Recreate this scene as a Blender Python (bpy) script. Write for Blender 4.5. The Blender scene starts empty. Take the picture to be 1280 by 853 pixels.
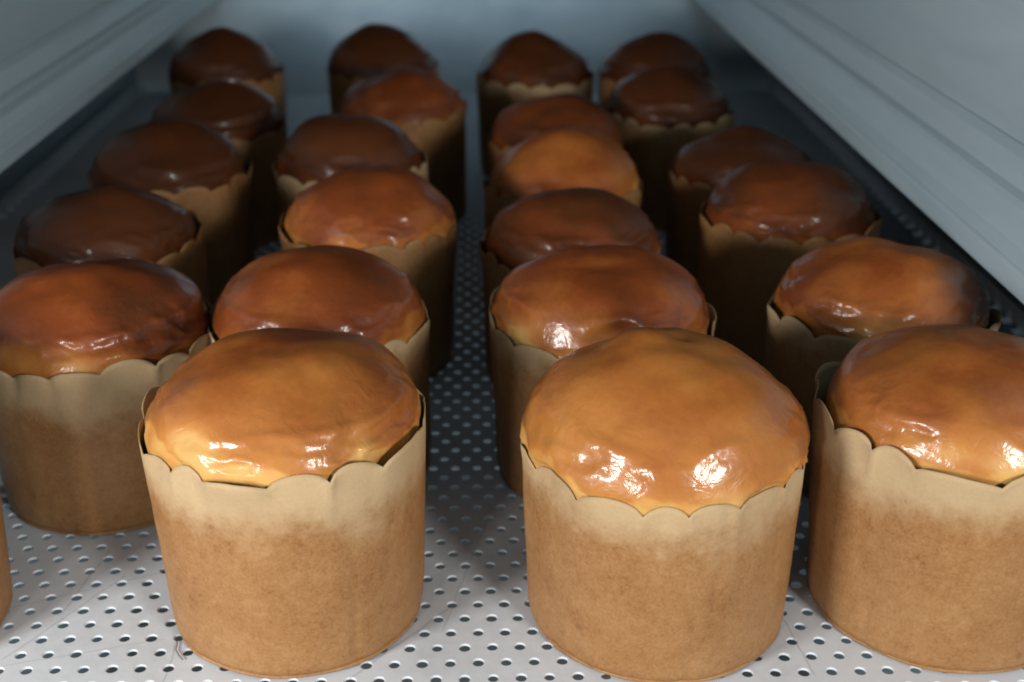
import bpy, math, random
import numpy as np
from mathutils import Matrix, Vector

SC = bpy.context.scene
COL = SC.collection

# ------------------------------------------------------------------ camera
PITCH, YAW = math.radians(24.0), math.radians(1.71)
cd = bpy.data.cameras.new('camera')
cam = bpy.data.objects.new('camera', cd)
COL.objects.link(cam)
cam.location = (0, 0, 0.294)
cam.rotation_euler = (math.radians(90) - PITCH, 0, -YAW)
cd.sensor_width = 36.0
cd.lens = 36.0 * 1530.0 / 1280.0
cd.clip_start, cd.clip_end = 0.01, 20
cd.dof.use_dof = True
cd.dof.focus_distance = 0.445
cd.dof.aperture_fstop = 9.0
cd.dof.aperture_blades = 7
SC.camera = cam

# ------------------------------------------------------------------ light
w = bpy.data.worlds.new('World')
SC.world = w
w.use_nodes = True
w.node_tree.nodes['Background'].inputs[0].default_value = (0.60, 0.75, 0.90, 1)
w.node_tree.nodes['Background'].inputs[1].default_value = 0.19


def lamp(name, loc, aim, power, size, colour):
    l = bpy.data.lights.new(name, 'AREA')
    l.shape, l.size, l.energy, l.color = 'RECTANGLE', size[0], power, colour
    l.size_y = size[1]
    o = bpy.data.objects.new(name, l)
    COL.objects.link(o)
    o.location = loc
    o.rotation_euler = (Vector(aim) - Vector(loc)).to_track_quat('-Z', 'Y').to_euler()
    return o


lamp('lamp_right', (0.49, -0.40, 0.33), (-0.02, 0.45, 0.06), 5.6, (0.20, 0.14), (1.0, 0.97, 0.93))
lamp('lamp_left', (-0.52, -0.04, 0.26), (0.0, 0.5, 0.06), 3.8, (0.16, 0.11), (1.0, 0.98, 0.96))
lamp('lamp_centre', (-0.34, -0.33, 0.165), (0.0, 0.6, 0.04), 1.5, (0.08, 0.06), (1.0, 0.96, 0.92))
st_ = lamp('back_wall_fill_lamp', (-0.02, 1.02, 0.215), (-0.02, 1.36, 0.165), 0.15, (0.42, 0.015), (0.74, 0.88, 1.0))  # added cool fill to brighten the back wall, not a cabinet fitting
st_.data.spread = math.radians(58)

SC.view_settings.view_transform = 'Standard'
SC.view_settings.look = 'None'
SC.view_settings.exposure = 0.0
SC.view_settings.gamma = 1.0
SC.render.engine = 'CYCLES'
SC.cycles.max_bounces = 8
SC.cycles.diffuse_bounces = 1
SC.cycles.filter_width = 1.9


# ------------------------------------------------------------------ noise
_rng = np.random.RandomState(7)
_perm = _rng.permutation(256)
_perm = np.concatenate([_perm, _perm, _perm])
_grad = _rng.normal(size=(256, 3))
_grad /= np.linalg.norm(_grad, axis=1)[:, None]


def perlin(p):
    i = np.floor(p).astype(int)
    f = p - i
    i &= 255
    u = f * f * f * (f * (f * 6 - 15) + 10)
    out = 0
    for dx in (0, 1):
        for dy in (0, 1):
            for dz in (0, 1):
                h = _perm[_perm[_perm[i[..., 0] + dx] + i[..., 1] + dy] + i[..., 2] + dz]
                g = _grad[h]
                d = f - np.array([dx, dy, dz])
                wt = (u[..., 0] if dx else 1 - u[..., 0]) * (u[..., 1] if dy else 1 - u[..., 1]) * (u[..., 2] if dz else 1 - u[..., 2])
                out = out + wt * (g * d).sum(-1)
    return out * 1.5


def smooth(a, b, x):
    t = np.clip((x - a) / (b - a), 0, 1)
    return t * t * (3 - 2 * t)


# ------------------------------------------------------------------ mesh helpers
def obj(name, verts, faces, mat, parent=None, attrs=None, smooth_shade=True, kind=None):
    m = bpy.data.meshes.new(name)
    m.from_pydata([tuple(v) for v in verts], [], [tuple(f) for f in faces])
    m.materials.append(mat)
    if smooth_shade:
        m.polygons.foreach_set('use_smooth', [True] * len(m.polygons))
    for k, a in (attrs or {}).items():
        at = m.attributes.new(k, 'FLOAT', 'POINT')
        at.data.foreach_set('value', np.asarray(a, dtype=np.float32))
    m.update()
    o = bpy.data.objects.new(name, m)
    COL.objects.link(o)
    if parent:
        o.parent = parent
    if kind:
        o['kind'] = kind
    return o


def grid_faces(rows, segs, base=0, flip=False):
    F = []
    for r in range(rows - 1):
        for s in range(segs):
            a = base + r * segs + s
            b = base + r * segs + (s + 1) % segs
            c, d = b + segs, a + segs
            F.append((a, d, c, b) if flip else (a, b, c, d))
    return F


def extrude_profile(name, prof, y0, y1, mat, parent=None, ny=2, kind=None, smooth_shade=False):
    """closed profile of (x, z) points pushed along y"""
    n = len(prof)
    ys = np.linspace(y0, y1, ny)
    V = [(x, y, z) for y in ys for x, z in prof]
    F = grid_faces(ny, n)
    F.append(tuple(range(n))[::-1])
    F.append(tuple((ny - 1) * n + k for k in range(n)))
    o = obj(name, V, F, mat, parent, None, smooth_shade, kind)
    return o


# ------------------------------------------------------------------ material helpers
class NT:
    def __init__(self, name):
        self.m = bpy.data.materials.new(name)
        self.m.use_nodes = True
        self.t = self.m.node_tree
        self.b = self.t.nodes['Principled BSDF']

    def n(self, kind, **kw):
        nd = self.t.nodes.new(kind)
        for k, v in kw.items():
            if k.startswith('i_'):
                key = k[2:]
                nd.inputs[int(key) if key.isdigit() else key.replace('_', ' ')].default_value = v
            else:
                setattr(nd, k, v)
        return nd

    def l(self, a, b):
        self.t.links.new(a, b)

    def math(self, op, a, b=None, c=None, clamp=False):
        nd = self.n('ShaderNodeMath', operation=op, use_clamp=clamp)
        for i, v in enumerate((a, b, c)):
            if v is None:
                continue
            if isinstance(v, (int, float)):
                nd.inputs[i].default_value = v
            else:
                self.l(v, nd.inputs[i])
        return nd.outputs[0]

    def noise(self, vec, scale, detail=3, rough=0.55, dist=0.0):
        nd = self.n('ShaderNodeTexNoise')
        nd.inputs['Scale'].default_value = scale
        nd.inputs['Detail'].default_value = detail
        nd.inputs['Roughness'].default_value = rough
        nd.inputs['Distortion'].default_value = dist
        self.l(vec, nd.inputs['Vector'])
        return nd.outputs['Fac']

    def maprange(self, v, a, b, c=0.0, d=1.0, kind='SMOOTHSTEP'):
        nd = self.n('ShaderNodeMapRange', interpolation_type=kind)
        self.l(v, nd.inputs['Value'])
        for k, x in zip(('From Min', 'From Max', 'To Min', 'To Max'), (a, b, c, d)):
            nd.inputs[k].default_value = x
        return nd.outputs[0]

    def mix(self, fac, a, b, blend='MIX'):
        nd = self.n('ShaderNodeMix', data_type='RGBA', blend_type=blend)
        ins = [s for s in nd.inputs if s.enabled or s.type == 'RGBA']
        if isinstance(fac, (int, float)):
            nd.inputs[0].default_value = fac
        else:
            self.l(fac, nd.inputs[0])
        for idx, v in ((6, a), (7, b)):
            if isinstance(v, tuple):
                nd.inputs[idx].default_value = (*v, 1)
            else:
                self.l(v, nd.inputs[idx])
        return nd.outputs[2]

    def ramp(self, v, stops):
        nd = self.n('ShaderNodeValToRGB')
        e = nd.color_ramp.elements
        while len(e) < len(stops):
            e.new(0.5)
        for el, (p, c) in zip(e, stops):
            el.position = p
            el.color = (*c, 1)
        self.l(v, nd.inputs[0])
        return nd.outputs[0]

    def coords(self, jitter=True):
        tc = self.n('ShaderNodeTexCoord').outputs['Object']
        if not jitter:
            return tc
        oi = self.n('ShaderNodeObjectInfo').outputs['Random']
        mv = self.math('MULTIPLY', oi, 37.0)
        ad = self.n('ShaderNodeVectorMath', operation='ADD')
        self.l(tc, ad.inputs[0])
        self.l(mv, ad.inputs[1])
        return ad.outputs[0]

    def bump(self, h, strength, dist, prev=None):
        nd = self.n('ShaderNodeBump')
        nd.inputs['Strength'].default_value = strength
        nd.inputs['Distance'].default_value = dist
        self.l(h, nd.inputs['Height'])
        if prev is not None:
            self.l(prev, nd.inputs['Normal'])
        return nd.outputs[0]

    def set(self, **kw):
        for k, v in kw.items():
            s = self.b.inputs[k.replace('_', ' ')]
            if isinstance(v, (int, float, tuple)):
                s.default_value = (*v, 1) if isinstance(v, tuple) and len(v) == 3 and s.type == 'RGBA' else v
            else:
                self.l(v, s)


# glazed crust
k = NT('glazed_crust')
P = k.coords()
bake_shade = k.n('ShaderNodeAttribute', attribute_name='bake_shade').outputs['Fac']
n1 = k.noise(P, 70, 4, 0.6, 0.6)
n2 = k.noise(P, 320, 3, 0.6)
v = k.math('ADD', bake_shade, k.math('MULTIPLY', k.math('SUBTRACT', n1, 0.5), 0.22))
v = k.math('ADD', v, k.math('MULTIPLY', k.math('SUBTRACT', n2, 0.5), 0.13), clamp=True)
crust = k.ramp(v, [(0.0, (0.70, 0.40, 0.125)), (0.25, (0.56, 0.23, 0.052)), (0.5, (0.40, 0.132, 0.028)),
                   (0.72, (0.23, 0.055, 0.013)), (1.0, (0.10, 0.031, 0.010))])  # dark end also holds shade painted into the rear breads
wr = k.noise(P, 120, 3, 0.55, 1.2)
wr2 = k.noise(P, 420, 2, 0.5, 0.4)
gloss = k.n('ShaderNodeAttribute', attribute_name='gloss').outputs['Fac']
b1 = k.bump(wr, 0.5, 0.0012)
k.l(k.math('MULTIPLY', gloss, 0.42), b1.node.inputs['Strength'])
b2 = k.bump(wr2, 0.2, 0.0004, b1)
k.set(Base_Color=crust, Roughness=k.math('SUBTRACT', k.maprange(n1, 0.3, 0.7, 0.50, 0.66), k.math('MULTIPLY', gloss, 0.24)), Normal=b2,
      Coat_Weight=k.math('MULTIPLY', gloss, 0.6))
k.l(k.math('MULTIPLY_ADD', gloss, 0.34, 0.04), k.b.inputs['Specular IOR Level'])
k.b.inputs['Coat Roughness'].default_value = 0.13
k.l(b2, k.b.inputs['Coat Normal'])
k.b.inputs['Subsurface Weight'].default_value = 0.12
k.b.inputs['Subsurface Radius'].default_value = (0.9, 0.35, 0.12)
k.b.inputs['Subsurface Scale'].default_value = 0.004
M_CRUST = k.m

# kraft baking paper, soaked with butter below the dry rim
k = NT('baking_paper')
P = k.coords()
dry = k.n('ShaderNodeAttribute', attribute_name='dry').outputs['Fac']
n1 = k.noise(P, 45, 4, 0.6, 0.3)
n2 = k.noise(P, 260, 4, 0.65)
n3 = k.noise(P, 900, 2, 0.5)
edge = k.math('ADD', dry, k.math('MULTIPLY', k.math('SUBTRACT', n1, 0.5), 0.8))
edge = k.math('ADD', edge, k.math('MULTIPLY', k.math('SUBTRACT', n2, 0.5), 0.35))
drym = k.maprange(edge, 0.15, 0.9)
soak = k.ramp(k.math('ADD', k.math('ADD', k.math('MULTIPLY', n1, 0.34), k.math('MULTIPLY', n2, 0.30)), k.math('MULTIPLY', n3, 0.36)),
              [(0.32, (0.23, 0.095, 0.030)), (0.44, (0.335, 0.16, 0.057)), (0.55, (0.385, 0.20, 0.078)), (0.68, (0.44, 0.25, 0.11))])
dryc = k.mix(n3, (0.48, 0.335, 0.175), (0.57, 0.41, 0.235))
vo = k.n('ShaderNodeTexVoronoi', feature='F1')
vo.inputs['Scale'].default_value = 75
k.l(P, vo.inputs['Vector'])
spot = k.maprange(vo.outputs['Distance'], 0.05, 0.16, 1, 0)
spot = k.math('MULTIPLY', spot, k.maprange(k.noise(P, 30, 1), 0.55, 0.68))
col = k.mix(drym, soak, dryc)
col = k.mix(k.math('MULTIPLY', spot, 0.55), col, (0.16, 0.06, 0.02))
b1 = k.bump(n2, 0.25, 0.0006)
b1 = k.bump(n3, 0.2, 0.0002, b1)
k.set(Base_Color=col, Roughness=k.maprange(drym, 0, 1, 0.5, 0.8), Normal=b1)
k.b.inputs['Specular IOR Level'].default_value = 0.3
M_PAPER = k.m

# pale plastic liner
k = NT('pale_liner')
P = k.coords(False)
st = k.n('ShaderNodeMapping')
st.inputs['Scale'].default_value = (6, 1.2, 9)
k.l(P, st.inputs['Vector'])
n1 = k.noise(st.outputs[0], 6, 5, 0.6, 0.5)
n2 = k.noise(P, 420, 2)
col = k.ramp(n1, [(0.3, (0.43, 0.55, 0.61)), (0.55, (0.47, 0.59, 0.65)), (0.8, (0.51, 0.63, 0.69))])
k.set(Base_Color=col, Roughness=k.maprange(n1, 0.3, 0.7, 0.34, 0.5), Normal=k.bump(n2, 0.12, 0.0004))
M_LINER = k.m

# dull white aluminium sheet with scratches
k = NT('brushed_aluminium')
P = k.coords(False)
sx = k.n('ShaderNodeSeparateXYZ')
k.l(P, sx.inputs[0])
X, Y = sx.outputs[0], sx.outputs[1]
n1 = k.noise(P, 14, 5, 0.6, 0.4)
n2 = k.noise(P, 160, 3, 0.6)
base = k.ramp(k.math('ADD', k.math('MULTIPLY', n1, 0.7), k.math('MULTIPLY', n2, 0.3)),
              [(0.3, (0.59, 0.63, 0.66)), (0.5, (0.725, 0.77, 0.81)), (0.7, (0.775, 0.815, 0.85))])
scr = None
wob = k.math('MULTIPLY', k.math('SUBTRACT', k.noise(P, 60, 2), 0.5), 0.003)
for (x0, y0), (x1, y1), wd in [
        ((-0.158, 0.449), (-0.166, 0.400), 0.00030), ((-0.146, 0.429), (-0.180, 0.372), 0.00030),
        ((-0.116, 0.400), (-0.116, 0.357), 0.00030), ((-0.012, 0.403), (-0.052, 0.356), 0.00035),
        ((0.118, 0.392), (0.122, 0.355), 0.00035), ((-0.13, 0.43), (-0.19, 0.405), 0.00022),
        ((0.004, 0.47), (-0.016, 0.385), 0.0002), ((-0.18, 0.37), (-0.12, 0.385), 0.0002)]:
    L = math.hypot(x1 - x0, y1 - y0)
    ux, uy = (x1 - x0) / L, (y1 - y0) / L
    dx, dy = k.math('SUBTRACT', X, x0), k.math('SUBTRACT', Y, y0)
    along = k.math('ADD', k.math('MULTIPLY', dx, ux), k.math('MULTIPLY', dy, uy))
    acr = k.math('ADD', k.math('MULTIPLY', dx, -uy), k.math('MULTIPLY', dy, ux))
    acr = k.math('ABSOLUTE', k.math('ADD', acr, wob))
    mk = k.maprange(acr, wd * 0.5, wd * 1.6, 1, 0)
    mk = k.math('MULTIPLY', mk, k.maprange(along, 0, 0.004))
    mk = k.math('MULTIPLY', mk, k.maprange(along, L - 0.004, L, 1, 0))
    scr = mk if scr is None else k.math('MAXIMUM', scr, mk)
col = k.mix(k.math('MULTIPLY', scr, 0.30), base, (0.16, 0.15, 0.14))
k.set(Base_Color=col, Roughness=k.maprange(n1, 0.3, 0.7, 0.55, 0.7), Metallic=0.0, Specular_IOR_Level=0.2, Normal=k.bump(n2, 0.15, 0.0004))
M_TRAY = k.m


def plain(name, c, rough=0.6):
    k = NT(name)
    n = k.noise(k.coords(False), 30, 4)
    k.set(Base_Color=k.ramp(n, [(0.3, tuple(x * 0.85 for x in c)), (0.7, c)]), Roughness=rough)
    return k.m


M_FLOOR = plain('cabinet_floor_white', (0.30, 0.33, 0.34), 0.6)
M_HAIR = plain('dark_thread', (0.10, 0.06, 0.04), 0.6)

# ------------------------------------------------------------------ cabinet
YB = 1.36          # back wall
Y0 = 0.40          # front opening


def box(name, lo, hi, mat, parent=None, kind=None):
    (x0, y0, z0), (x1, y1, z1) = lo, hi
    V = [(x, y, z) for z in (z0, z1) for y in (y0, y1) for x in (x0, x1)]
    F = [(0, 2, 3, 1), (4, 5, 7, 6), (0, 1, 5, 4), (2, 6, 7, 3), (0, 4, 6, 2), (1, 3, 7, 5)]
    return obj(name, V, F, mat, parent, None, False, kind)


def side(name, sgn, xe, xw, xs, zs, zw, label):
    """wall with a moulded shelf rail that overhangs the tray"""
    xo = xw + 0.105
    wp = [(xo, -0.50), (xw + 0.085, -0.50), (xw + 0.085, 0.111), (xw, 0.111), (xw, 0.46), (xo, 0.46)]
    wp = [(sgn * x, z) for x, z in wp]
    e = extrude_profile(name, wp[::-1] if sgn > 0 else wp, Y0, YB, M_LINER, None, 2, 'structure')
    e['label'] = label
    # rail profile, rounded lower lip; x measured outwards
    pr = [(xw + 0.084, 0.103)]
    for a in np.linspace(-90, 0, 7):
        pr.append((xe + 0.006 - 0.006 * math.sin(math.radians(a + 90)), 0.108 - 0.004 - 0.003 * math.cos(math.radians(a + 90))))
    pr += [(xe + 0.0004, 0.1105)]
    for a in np.linspace(0, 60, 5):
        pr.append((xe + 0.0004 + 0.003 * (1 - math.cos(math.radians(a))), 0.1115 + 0.003 * math.sin(math.radians(a))))
    pr += [(xe + 0.0055, 0.1190), (xe + 0.0085, 0.1255), (xs - 0.0015, zs - 0.0025), (xs, zs), (xs + 0.003, zs + 0.0022)]
    pr += [(xw - 0.004, zw - 0.005), (xw - 0.0012, zw - 0.001), (xw + 0.002, zw), (xw + 0.002, 0.1095), (xw + 0.084, 0.1095)]
    prof = [(sgn * x, z) for x, z in pr]
    if sgn > 0:
        prof = prof[::-1]
    r = extrude_profile('shelf_rail', prof, Y0 + 0.002, YB - 0.001, M_LINER, e, 2)
    return e


side('right_wall', 1, 0.224, 0.245, 0.236, 0.1335, 0.1524, 'pale blue-grey right wall with a moulded shelf rail over the tray')
side('left_wall', -1, 0.2637, 0.287, 0.277, 0.131, 0.1483, 'dim blue-grey left wall with a moulded shelf rail')
b = box('back_wall', (-0.40, YB, -0.50), (0.36, YB + 0.03, 0.46), M_LINER, None, 'structure')
b['label'] = 'plain pale blue-grey back wall behind the last breads'
box('ceiling', (-0.286, Y0, 0.30), (0.244, YB - 0.001, 0.318), M_FLOOR, None, 'structure')
box('cabinet_floor', (-0.40, Y0 - 0.1, -0.53), (0.36, YB + 0.03, -0.5), M_FLOOR, None, 'structure')

# ------------------------------------------------------------------ perforated tray
def tray():
    e = bpy.data.objects.new('perforated_tray', None)
    COL.objects.link(e)
    e['label'] = 'pale perforated metal tray under all the paper-cased breads'
    e['category'] = 'tray'
    PX, PY, R, T = 0.0104, 0.0090, 0.00205, 0.0008
    x0, y0 = -0.3655, 0.336
    nx, ny = 66, int((1.325 - y0) / PY)
    ca = math.degrees(math.atan2(PY, PX))
    q = [0, ca / 2, ca, (ca + 90) / 2]
    A = np.radians(np.array(q + [180 - a for a in [90, q[3], q[2], q[1]]] + [180 + a for a in q] + [360 - a for a in [90, q[3], q[2], q[1]]]))
    n = len(A)
    c, s = np.cos(A), np.sin(A)
    k = 1 / np.maximum(np.abs(c) / (PX / 2), np.abs(s) / (PY / 2))
    rings = [np.stack([c * k, s * k, 0 * c], 1)]
    for r, z in ((R + 0.00028, 0.0), (R + 0.00005, -0.00022), (R, -0.00035), (R, -T)):
        rings.append(np.stack([c * r, s * r, 0 * c + z], 1))
    cell = np.concatenate(rings)
    cf = np.array(grid_faces(len(rings), n, flip=False))
    rnd = np.random.RandomState(3)
    VV, FF = [], []
    for j in range(ny):
        off = PX / 2 if j % 2 else 0
        for i in range(nx):
            cx, cy = x0 + PX * (i + 0.5) + off, y0 + PY * (j + 0.5)
            if cx < -0.244 or cx > 0.214:              # plain margin
                FF.append(cf[:n] * 0 + np.arange(n)[:, None] * 0 + len(VV) * len(cell) + np.array([2, 6, 10, 14])[None])
                VV.append(cell + (cx, cy, 0))
                FF[-1] = FF[-1][:1]
                continue
            cc = cell.copy()
            jj = rnd.normal(size=2) * 0.00007
            rs = 1 + rnd.normal() * 0.03
            cc[n:, :2] = cc[n:, :2] * rs + jj
            FF.append(cf + len(VV) * len(cell))
            VV.append(cc + (cx, cy, 0))
    V = np.concatenate(VV)
    F = np.concatenate(FF)
    # dull waviness of a used sheet
    V[:, 2] += 0.0005 * perlin(np.stack([V[:, 0] * 9, V[:, 1] * 9, 0 * V[:, 0]], 1)) - 0.0004
    obj('plate', V, F, M_TRAY, e, None, False)
    xl, xr, yb, yf = x0 - 0.001, x0 + PX * (nx + 0.5) + 0.001, y0 + PY * ny + 0.001, y0 - 0.001
    for nm, prof in (('side_rim', [(xl, -0.008), (xl, 0.012), (xl + 0.0012, 0.012), (xl + 0.0012, -0.008)]),
                     ('side_rim', [(xr - 0.0012, -0.008), (xr - 0.0012, 0.012), (xr, 0.012), (xr, -0.008)])):
        extrude_profile(nm, prof[::-1], yf, yb, M_TRAY, e)
    box('back_rim', (xl + 0.0014, yb - 0.0012, -0.012), (xr - 0.0014, yb, -0.0012), M_TRAY, e)
    return e


tray()

# ------------------------------------------------------------------ the breads
GROUP = 'breads in paper cases on the tray'


def panettone(x, y, label, h=0.083, r0=0.049, r1=0.053, top=0.115, rd=None, bake_shade=0.5, tilt=(0, 0), rot=0.0,
              petals=15, full=1.92, pale=(), bumps=(), lump=1.0, seed=0, off=(0, 0), detail=1.0, dry_shade_w=0.013, scal=0.0042, flare=0.0036):
    rs = np.random.RandomState(seed * 13 + 5)
    e = bpy.data.objects.new('panettone', None)
    COL.objects.link(e)
    e.location = (x, y, 0.0004)
    e['label'], e['category'], e['group'] = label, 'sweet bread', GROUP
    if y > 0.45:
        tilt = rs.normal(size=2) * 1.3
        off = rs.normal(size=2) * 0.0008
    tx, ty = math.tan(math.radians(tilt[0])), math.tan(math.radians(tilt[1]))

    # ---- paper case
    per = 10 if detail >= 1 else 6
    seg = petals * per
    th = np.arange(seg) / seg * 2 * np.pi
    u = (np.arange(seg) / per) % 1.0
    pid = (np.arange(seg) // per).astype(int)
    amp = scal * (0.55 + 0.8 * rs.rand(petals))[pid]
    arc = np.clip(1 - (2 * u - 1) ** 2, 0, 1) ** 0.72
    warp = th + rot + 0.07 * np.sin(2 * th + rs.rand() * 6) + 0.055 * np.sin(5 * th + rs.rand() * 6)
    lean = ((rs.rand(petals) - 0.5) * flare)[pid] * np.sin(np.pi * u) ** 0.6
    ph = rs.rand(4) * 6.28
    wob = 0.0007 * np.sin(2 * warp + ph[0]) + 0.0005 * np.sin(3 * warp + ph[1]) + 0.00035 * np.sin(7 * warp + ph[2])
    hl = h + 0.0012 * np.sin(warp + ph[3]) + 0.0008 * np.sin(3 * warp + ph[2])
    tz = np.array([0, 0.004, 0.012, 0.02, 0.03, 0.04, 0.05, 0.06, 0.067, 0.072, 0.076, 0.080, 0.0825, 0.085]) / 0.085
    nr = len(tz)
    out, dry, radii = [], [], []
    zt = hl - scal + amp * arc
    for t in tz:
        z = t * zt
        w8 = smooth(0.82, 1.0, t)
        r = r0 + (r1 - r0) * t ** 1.15 + wob * (0.25 + t) + lean * w8
        r = r - 0.0012 * (1 - smooth(0, 0.06, t))          # rounded bottom edge
        p3 = np.stack([np.cos(warp) * 22, np.sin(warp) * 22, z * 420], 1) / 10
        r = r + 0.00045 * perlin(p3 + seed) + 0.0002 * perlin(p3 * 3.1 + seed) - 0.0005 * np.maximum(0, 1 - 9 * np.abs(perlin(np.stack([np.cos(warp) * 2.6, np.sin(warp) * 2.6, z * 16], 1) + seed * 2.3)))
        radii.append(r)
        out.append(np.stack([r * np.cos(warp) + ty * z, r * np.sin(warp) - tx * z, z], 1))
        dry.append(smooth(-0.026, 0.015, z - (h - dry_shade_w * (1 + 0.45 * np.sin(warp * 2 + ph[0]) * np.sin(3 * warp + ph[1])))))
    inner = []
    for q in range(nr - 1, 4, -1):
        p = out[q].copy()
        c = np.array([ty, -tx, 0]) * p[:, 2:3]
        d = p - c
        d[:, :2] *= 1 - 0.0004 / np.hypot(d[:, 0], d[:, 1])[:, None]
        p = d + c
        inner.append(p)
    V = np.concatenate(out + inner)
    D = np.concatenate(dry + [dry[q] for q in range(nr - 1, 4, -1)])
    F = grid_faces(nr + len(inner), seg)
    F.append(tuple(range(seg))[::-1])
    case = obj('paper_case', V, F, M_PAPER, e, {'dry': D})
    # pressed seam round the foot
    sr = []
    for dr, z in ((-0.0006, 0.0002), (0.0, 0.0), (0.0002, 0.0005), (0.0, 0.0011), (-0.0006, 0.0014)):
        r = r0 - 0.0008 + dr + wob * 0.25 + 0.0002 * np.sin(9 * warp + ph[1])
        sr.append(np.stack([r * np.cos(warp) , r * np.sin(warp) , 0 * th + z], 1))
    obj('foot_seam', np.concatenate(sr), grid_faces(5, seg), M_PAPER, case, {'dry': np.full(seg * 5, 0.2)})

    # ---- bread
    rd = rd or r1 - 0.0019
    top += 0.002
    segb, nd, ns = (150, 56, 8) if detail >= 1 else (84, 30, 6)
    tb = np.arange(segb) / segb * 2 * np.pi
    zr = h - 0.004
    rows = []
    fr = []
    rin = r0 + (r1 - r0) * 0.8 - 0.0022
    for a in np.linspace(0.02, 1, nd):
        phi = a * math.pi / 2
        p = 2.0 / full
        rows.append((rd * math.sin(phi) ** p, zr + (top - zr) * math.cos(phi) ** p if a < 1 else zr))
        fr.append(a)
    for q in range(1, ns + 1):
        t = q / ns
        zz = zr - 0.022 * t
        rows.append((rd + (rin - rd) * smooth(0, 0.6, np.array(t)), zz))
        fr.append(1 + t * 0.3)
    R = np.array([r for r, _ in rows])[:, None]
    Z = np.array([z for _, z in rows])[:, None]
    A = np.array(fr)[:, None] + 0 * tb[None]
    B = np.stack([R * np.cos(tb), R * np.sin(tb), Z + 0 * tb], -1)
    nrm = np.stack([np.cos(tb) * np.sin(np.minimum(A, 1) * 1.57) ** 1.3, np.sin(tb) * np.sin(np.minimum(A, 1) * 1.57) ** 1.3, np.cos(np.minimum(A, 1) * 1.57) + 0.05], -1)
    so = np.array([seed * 3.17, seed * 1.71, 0.5])
    keep = 1 - smooth(1.0, 1.12, A)
    d = 0.0034 * lump * perlin(B * 30 + so) + 0.0007 * lump * perlin(B * 85 + so)
    # skin of the glaze slumps in shelves and puckers towards the paper
    pk = smooth(0.45, 0.85, A)
    sq = B * np.array([60, 60, 170]) + so
    rid = 1 - np.abs(perlin(sq + 0.8 * perlin(B * 60 + so)[..., None]))
    d += 0.0014 * pk * (rid ** 3 - 0.4)
    rid2 = 1 - np.abs(perlin(B * np.array([210, 210, 120]) + so))
    d += 0.0004 * pk * (rid2 ** 4 - 0.3)
    d += 0.00016 * pk * perlin(B * 300 + so)
    # a shelf where the thick skin has slid down and stopped
    ang = np.stack([np.cos(tb) * 1.1 + seed, np.sin(tb) * 1.1, 0 * tb + 0.3], -1)
    pos = 0.66 + 0.10 * perlin(ang)[None] + 0.03 * perlin(ang * 4)[None]
    st = smooth(-0.15, 0.35, perlin(ang * 1.3 + 5.5))[None]
    d += lump * st * (0.0010 * np.exp(-((A - pos) / 0.035) ** 2) - 0.0012 * np.exp(-((A - pos - 0.10) / 0.06) ** 2))
    for (bx, by, br, ba) in bumps:                       # local humps and dents, in the bread's plan
        d += ba * np.exp(-((B[..., 0] - bx) ** 2 + (B[..., 1] - by) ** 2) / br ** 2)
    # lower edge of the glaze, in drips, with bare crumbly side below it
    line = 0.875 + (0.15 * perlin(ang * 1.7 + 2.2) + 0.055 * perlin(ang * 6 + 1.1) + 0.03 * np.abs(perlin(ang * 14)))[None]
    bare = smooth(-0.012, 0.018, A - line)
    d += 0.0005 * (1 - bare) * smooth(0.3, 0.7, A) + 0.0004 * np.exp(-((A - line + 0.02) / 0.02) ** 2) + 0.0003 * bare * perlin(B * 420 + so)
    d = np.minimum(d, 0.0035 - 0.0032 * smooth(0.5, 0.86, A))
    B = B + nrm * (d * keep)[..., None]
    frac = np.clip((Z - zr) / (top - zr), -0.3, 1) + 0 * tb
    bk = bake_shade + 0.10 * (frac - 0.45) + 0.17 * perlin(B * 26 + so + 9) + 0.11 * perlin(B * 60 + so + 4)
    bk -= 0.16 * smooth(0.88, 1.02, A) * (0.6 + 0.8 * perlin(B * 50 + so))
    bk = bk - bare * (0.30 + 0.25 * perlin(B * 120 + so)) * (0.4 + 0.6 * (1 - min(bake_shade, 1)))
    for (pt, pa, pw, pd) in pale:                        # paler, less baked patches: angle, position, width, depth
        dt = (tb - pt + np.pi) % (2 * np.pi) - np.pi
        bk -= pd * np.exp(-(dt[None] / pw) ** 2 - ((A - pa) / 0.13) ** 2) * (0.8 + 0.7 * perlin(B * 70 + so))
    wm = np.mod(warp, 2 * np.pi)
    od = np.argsort(wm)
    ptab = np.array([np.interp(tb, wm[od], rr[od], period=2 * np.pi) for rr in radii])
    hb = np.interp(tb, wm[od], zt[od], period=2 * np.pi)[None]
    th_ = np.clip(B[..., 2] / hb, 0, 1)
    ki = np.clip(np.searchsorted(tz, th_) - 1, 0, nr - 2)
    fr_ = (th_ - tz[ki]) / (tz[ki + 1] - tz[ki])
    jj_ = np.arange(segb)[None] + 0 * ki
    lim = ptab[ki, jj_] * (1 - fr_) + ptab[ki + 1, jj_] * fr_ - 0.0008
    lim = lim + 0.012 * smooth(0.0005, 0.009, B[..., 2] - hb)
    rr_ = np.hypot(B[..., 0] + off[0], B[..., 1] + off[1])
    sc_ = np.minimum(1, lim / rr_)
    B[..., 0] = (B[..., 0] + off[0]) * sc_ - off[0]
    B[..., 1] = (B[..., 1] + off[1]) * sc_ - off[1]
    B[..., 0] += off[0] + ty * B[..., 2]
    B[..., 1] += off[1] - tx * B[..., 2]
    V = np.concatenate([B[0].mean(0)[None], B.reshape(-1, 3)])
    F = [(0, 1 + s, 1 + (s + 1) % segb) for s in range(segb)] + grid_faces(nd + ns, segb, 1, True)
    bb = np.concatenate([[bk[0].mean()], bk.reshape(-1)])
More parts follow.
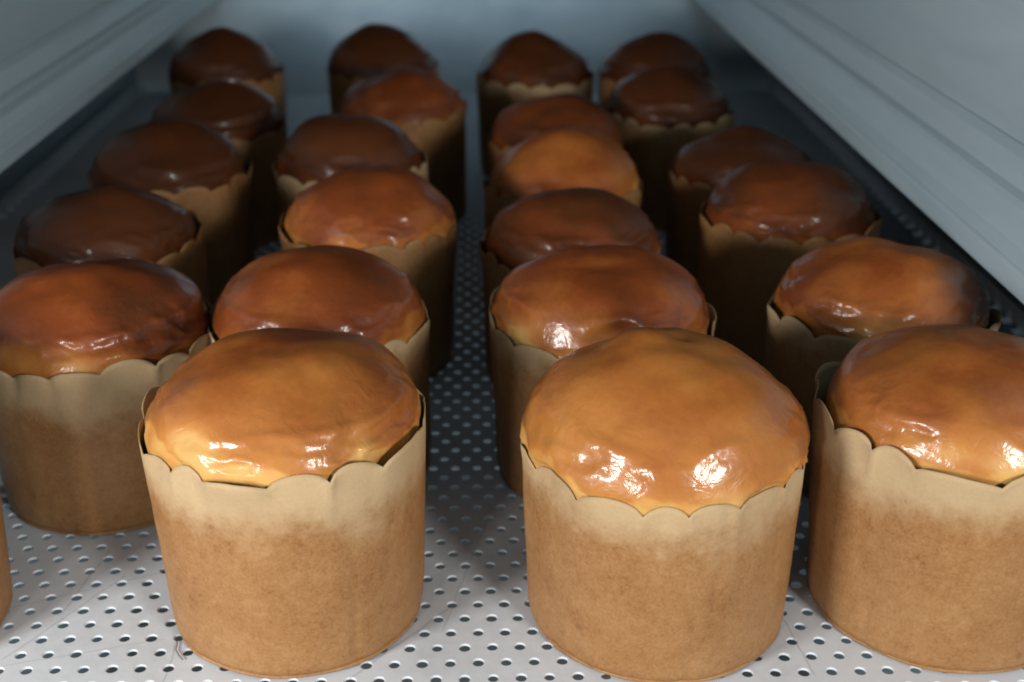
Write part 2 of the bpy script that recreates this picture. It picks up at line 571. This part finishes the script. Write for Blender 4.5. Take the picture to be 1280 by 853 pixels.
    gl = 0.03 + 0.97 * smooth(0.30, 0.62, A + 0.25 * perlin(B * 40 + so)) * (1 - 0.75 * bare) * (1.0 if y < 0.57 else 0.55)
    obj('bread', V, F, M_CRUST, e, {'bake_shade': bb, 'gloss': np.concatenate([[0.1], gl.reshape(-1)])})
    return e


FRONT = -math.pi / 2
MID = dict(r0=0.0462, r1=0.0483, dry_shade_w=-0.016, full=1.8)  # negative dry width darkens rear paper rims in place of shade
# front row
panettone(-0.2345, 0.398, 'bread at the left edge of the tray, only a sliver of brown paper side showing', seed=1, bake_shade=0.6)
panettone(-0.0723, 0.4076, 'front bread left of the middle aisle, yellow patch on its dome, loose scalloped paper', seed=2,
          h=0.0862, r0=0.049, r1=0.0529, top=0.1095, rd=0.0505, bake_shade=0.50, full=1.95, pale=((FRONT - 0.60, 0.80, 0.36, 0.62), (FRONT - 0.2, 0.93, 0.25, 0.25), (FRONT + 0.75, 0.86, 0.25, 0.4)), petals=15, rot=0.15, lump=0.9, flare=0.0065)
panettone(0.0689, 0.4025, 'front bread right of the middle aisle, tall orange dome swelling over its paper', seed=3,
          h=0.0760, r0=0.0508, r1=0.0537, top=0.1095, rd=0.0540, bake_shade=0.45, full=1.95, bumps=((-0.010, 0.012, 0.010, 0.0035), (0.006, 0.010, 0.005, -0.0012), (0.02, -0.002, 0.008, -0.001)),
          pale=((FRONT + 0.2, 0.98, 0.35, 0.55), (FRONT + 0.1, 0.55, 0.5, 0.15)), petals=16, lump=0.8, scal=0.004, dry_shade_w=0.006)
panettone(0.1810, 0.403, 'front bread cut by the right edge, dark gap inside its torn paper rim', seed=4,
          h=0.0855, r0=0.0495, r1=0.054, top=0.1085, rd=0.0512, bake_shade=0.53, full=1.95, pale=((FRONT - 0.3, 0.85, 0.6, 0.45),), off=(0.002, 0.001), lump=0.9)
# second row
panettone(-0.1700, 0.505, 'second bread in the far left row, red-brown dome with a pale yellow foot', seed=5, bake_shade=0.78, top=0.1045,
          h=0.0805, full=1.95, pale=((FRONT - 0.35, 0.86, 0.42, 0.85), (FRONT + 0.35, 0.90, 0.3, 0.6)))
panettone(-0.0710, 0.516, 'smooth reddish bread directly behind the yellow-patched front bread', seed=6, bake_shade=0.70, top=0.1055, r0=0.0470, r1=0.0495, dry_shade_w=0.006, h=0.080, full=1.95, lump=0.7)
panettone(0.0560, 0.512, 'round reddish bread with wrinkled highlights directly behind the tall orange front bread', seed=7, bake_shade=0.68, top=0.1055, h=0.080,
          r0=0.048, r1=0.0513, dry_shade_w=0.006, full=1.95, pale=((FRONT - 0.1, 0.78, 0.25, 0.4), (FRONT - 0.9, 0.88, 0.3, 0.6)))
panettone(0.1810, 0.514, 'bright-highlighted bread by the right wall, directly behind the cut-off front bread', seed=8, bake_shade=0.62, top=0.1055, h=0.082,
          r0=0.0470, r1=0.0495, dry_shade_w=0.006, full=1.95, pale=((FRONT - 0.25, 0.85, 0.4, 0.45),))
# third row and back: darkest crust values paint in the rear shade
panettone(-0.194, 0.622, 'third bread in the far left row, dim maroon dome with a small curled highlight', seed=9, bake_shade=1.08, top=0.1055, **MID)
panettone(-0.061, 0.640, 'third bread in the row left of the middle aisle, orange dome with streaked glaze', seed=10, bake_shade=0.70, top=0.1090, **MID)
panettone(0.0495, 0.621, 'low flat dark red bread, third in the row right of the middle aisle', seed=11, bake_shade=0.92, top=0.1005, h=0.076, **MID)
panettone(0.1740, 0.648, 'third bread in the right wall row, brown dome with a pink slit highlight', seed=12, bake_shade=0.92, top=0.1080, **MID)
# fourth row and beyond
panettone(-0.190, 0.742, 'fourth bread in the far left row, nearly black-brown in the shade', seed=13, bake_shade=1.12, top=0.1120, detail=0.5, **MID)
panettone(-0.076, 0.762, 'fourth bread left of the middle aisle, dark low dome above a pale paper rim', seed=14, bake_shade=1.05, top=0.1110, detail=0.5, **{**MID, 'dry_shade_w': 0.004})
panettone(0.0505, 0.732, 'bright orange-topped bread, fourth in the row right of the middle aisle', seed=15, bake_shade=0.56, top=0.1045, h=0.076, detail=0.5, **MID)
panettone(0.1700, 0.757, 'fourth bread in the right wall row, barely showing above the dome in front', seed=16, bake_shade=1.05, top=0.0990, h=0.076, detail=0.5, **MID)
panettone(-0.186, 0.862, 'fifth bread in the far left row, low dark dome with a faint glint', seed=17, bake_shade=1.10, top=0.1080, detail=0.5, **MID)
panettone(-0.054, 0.905, 'fifth bread left of the middle aisle, orange front low before the round hindmost one', seed=18, bake_shade=0.74, top=0.1090, detail=0.5, **MID)
panettone(0.0565, 0.845, 'fifth bread right of the middle aisle, red dome just behind the bright orange one', seed=19, bake_shade=0.86, top=0.1020, h=0.076, detail=0.5, **MID)
panettone(0.1420, 0.900, 'fifth bread in the right wall row, dark dome above a greenish pale rim', seed=20, bake_shade=1.15, top=0.1090, detail=0.5, **{**MID, 'dry_shade_w': 0.004})
panettone(-0.210, 1.045, 'hindmost bread of the far left row, dark dome against the pale back wall', seed=21, bake_shade=1.20, top=0.1140, detail=0.5, **MID)
panettone(-0.078, 1.055, 'hindmost bread left of the middle aisle, tall round brown dome against the back wall', seed=22, bake_shade=1.10, top=0.1155, detail=0.5, **MID)
panettone(0.0500, 1.020, 'hindmost bread right of the middle aisle, brown dome peaking above a pale rim', seed=23, bake_shade=1.05, top=0.1120, detail=0.5,
          bumps=((-0.004, 0, 0.015, 0.003),), **{**MID, 'dry_shade_w': 0.004})
panettone(0.1520, 1.025, 'hindmost bread of the right wall row, dark flat dome near the back corner', seed=24, bake_shade=1.20, top=0.1120, detail=0.5, **MID)

# ------------------------------------------------------------------ small things on the tray
def thread():
    pts = [Vector(p) for p in [(-0.1174, 0.3853, 0.0), (-0.1155, 0.3809, 0.0), (-0.1154, 0.3775, 0.0), (-0.1135, 0.3742, 0.0), (-0.1114, 0.3713, 0.0)]]
    V, F = [], []
    fine = []
    for i in range(len(pts) - 1):
        for t in (0, 0.33, 0.66):
            fine.append(pts[i].lerp(pts[i + 1], t))
    fine.append(pts[-1])
    for i, p in enumerate(fine):
        d = (fine[min(i + 1, len(fine) - 1)] - fine[max(i - 1, 0)]).normalized()
        sd = d.cross(Vector((0, 0, 1)))
        for q in range(6):
            a = q / 6 * 2 * math.pi
            V.append(p + (sd * math.cos(a) + Vector((0, 0, 1)) * math.sin(a)) * 0.00018 + Vector((0, 0, 0.0004)))
    F = grid_faces(len(fine), 6)
    o = obj('loose_thread', V, F, M_HAIR)
    o['label'], o['category'] = 'fine dark thread lying on the tray by the foot of the yellow-patched bread', 'thread'


thread()
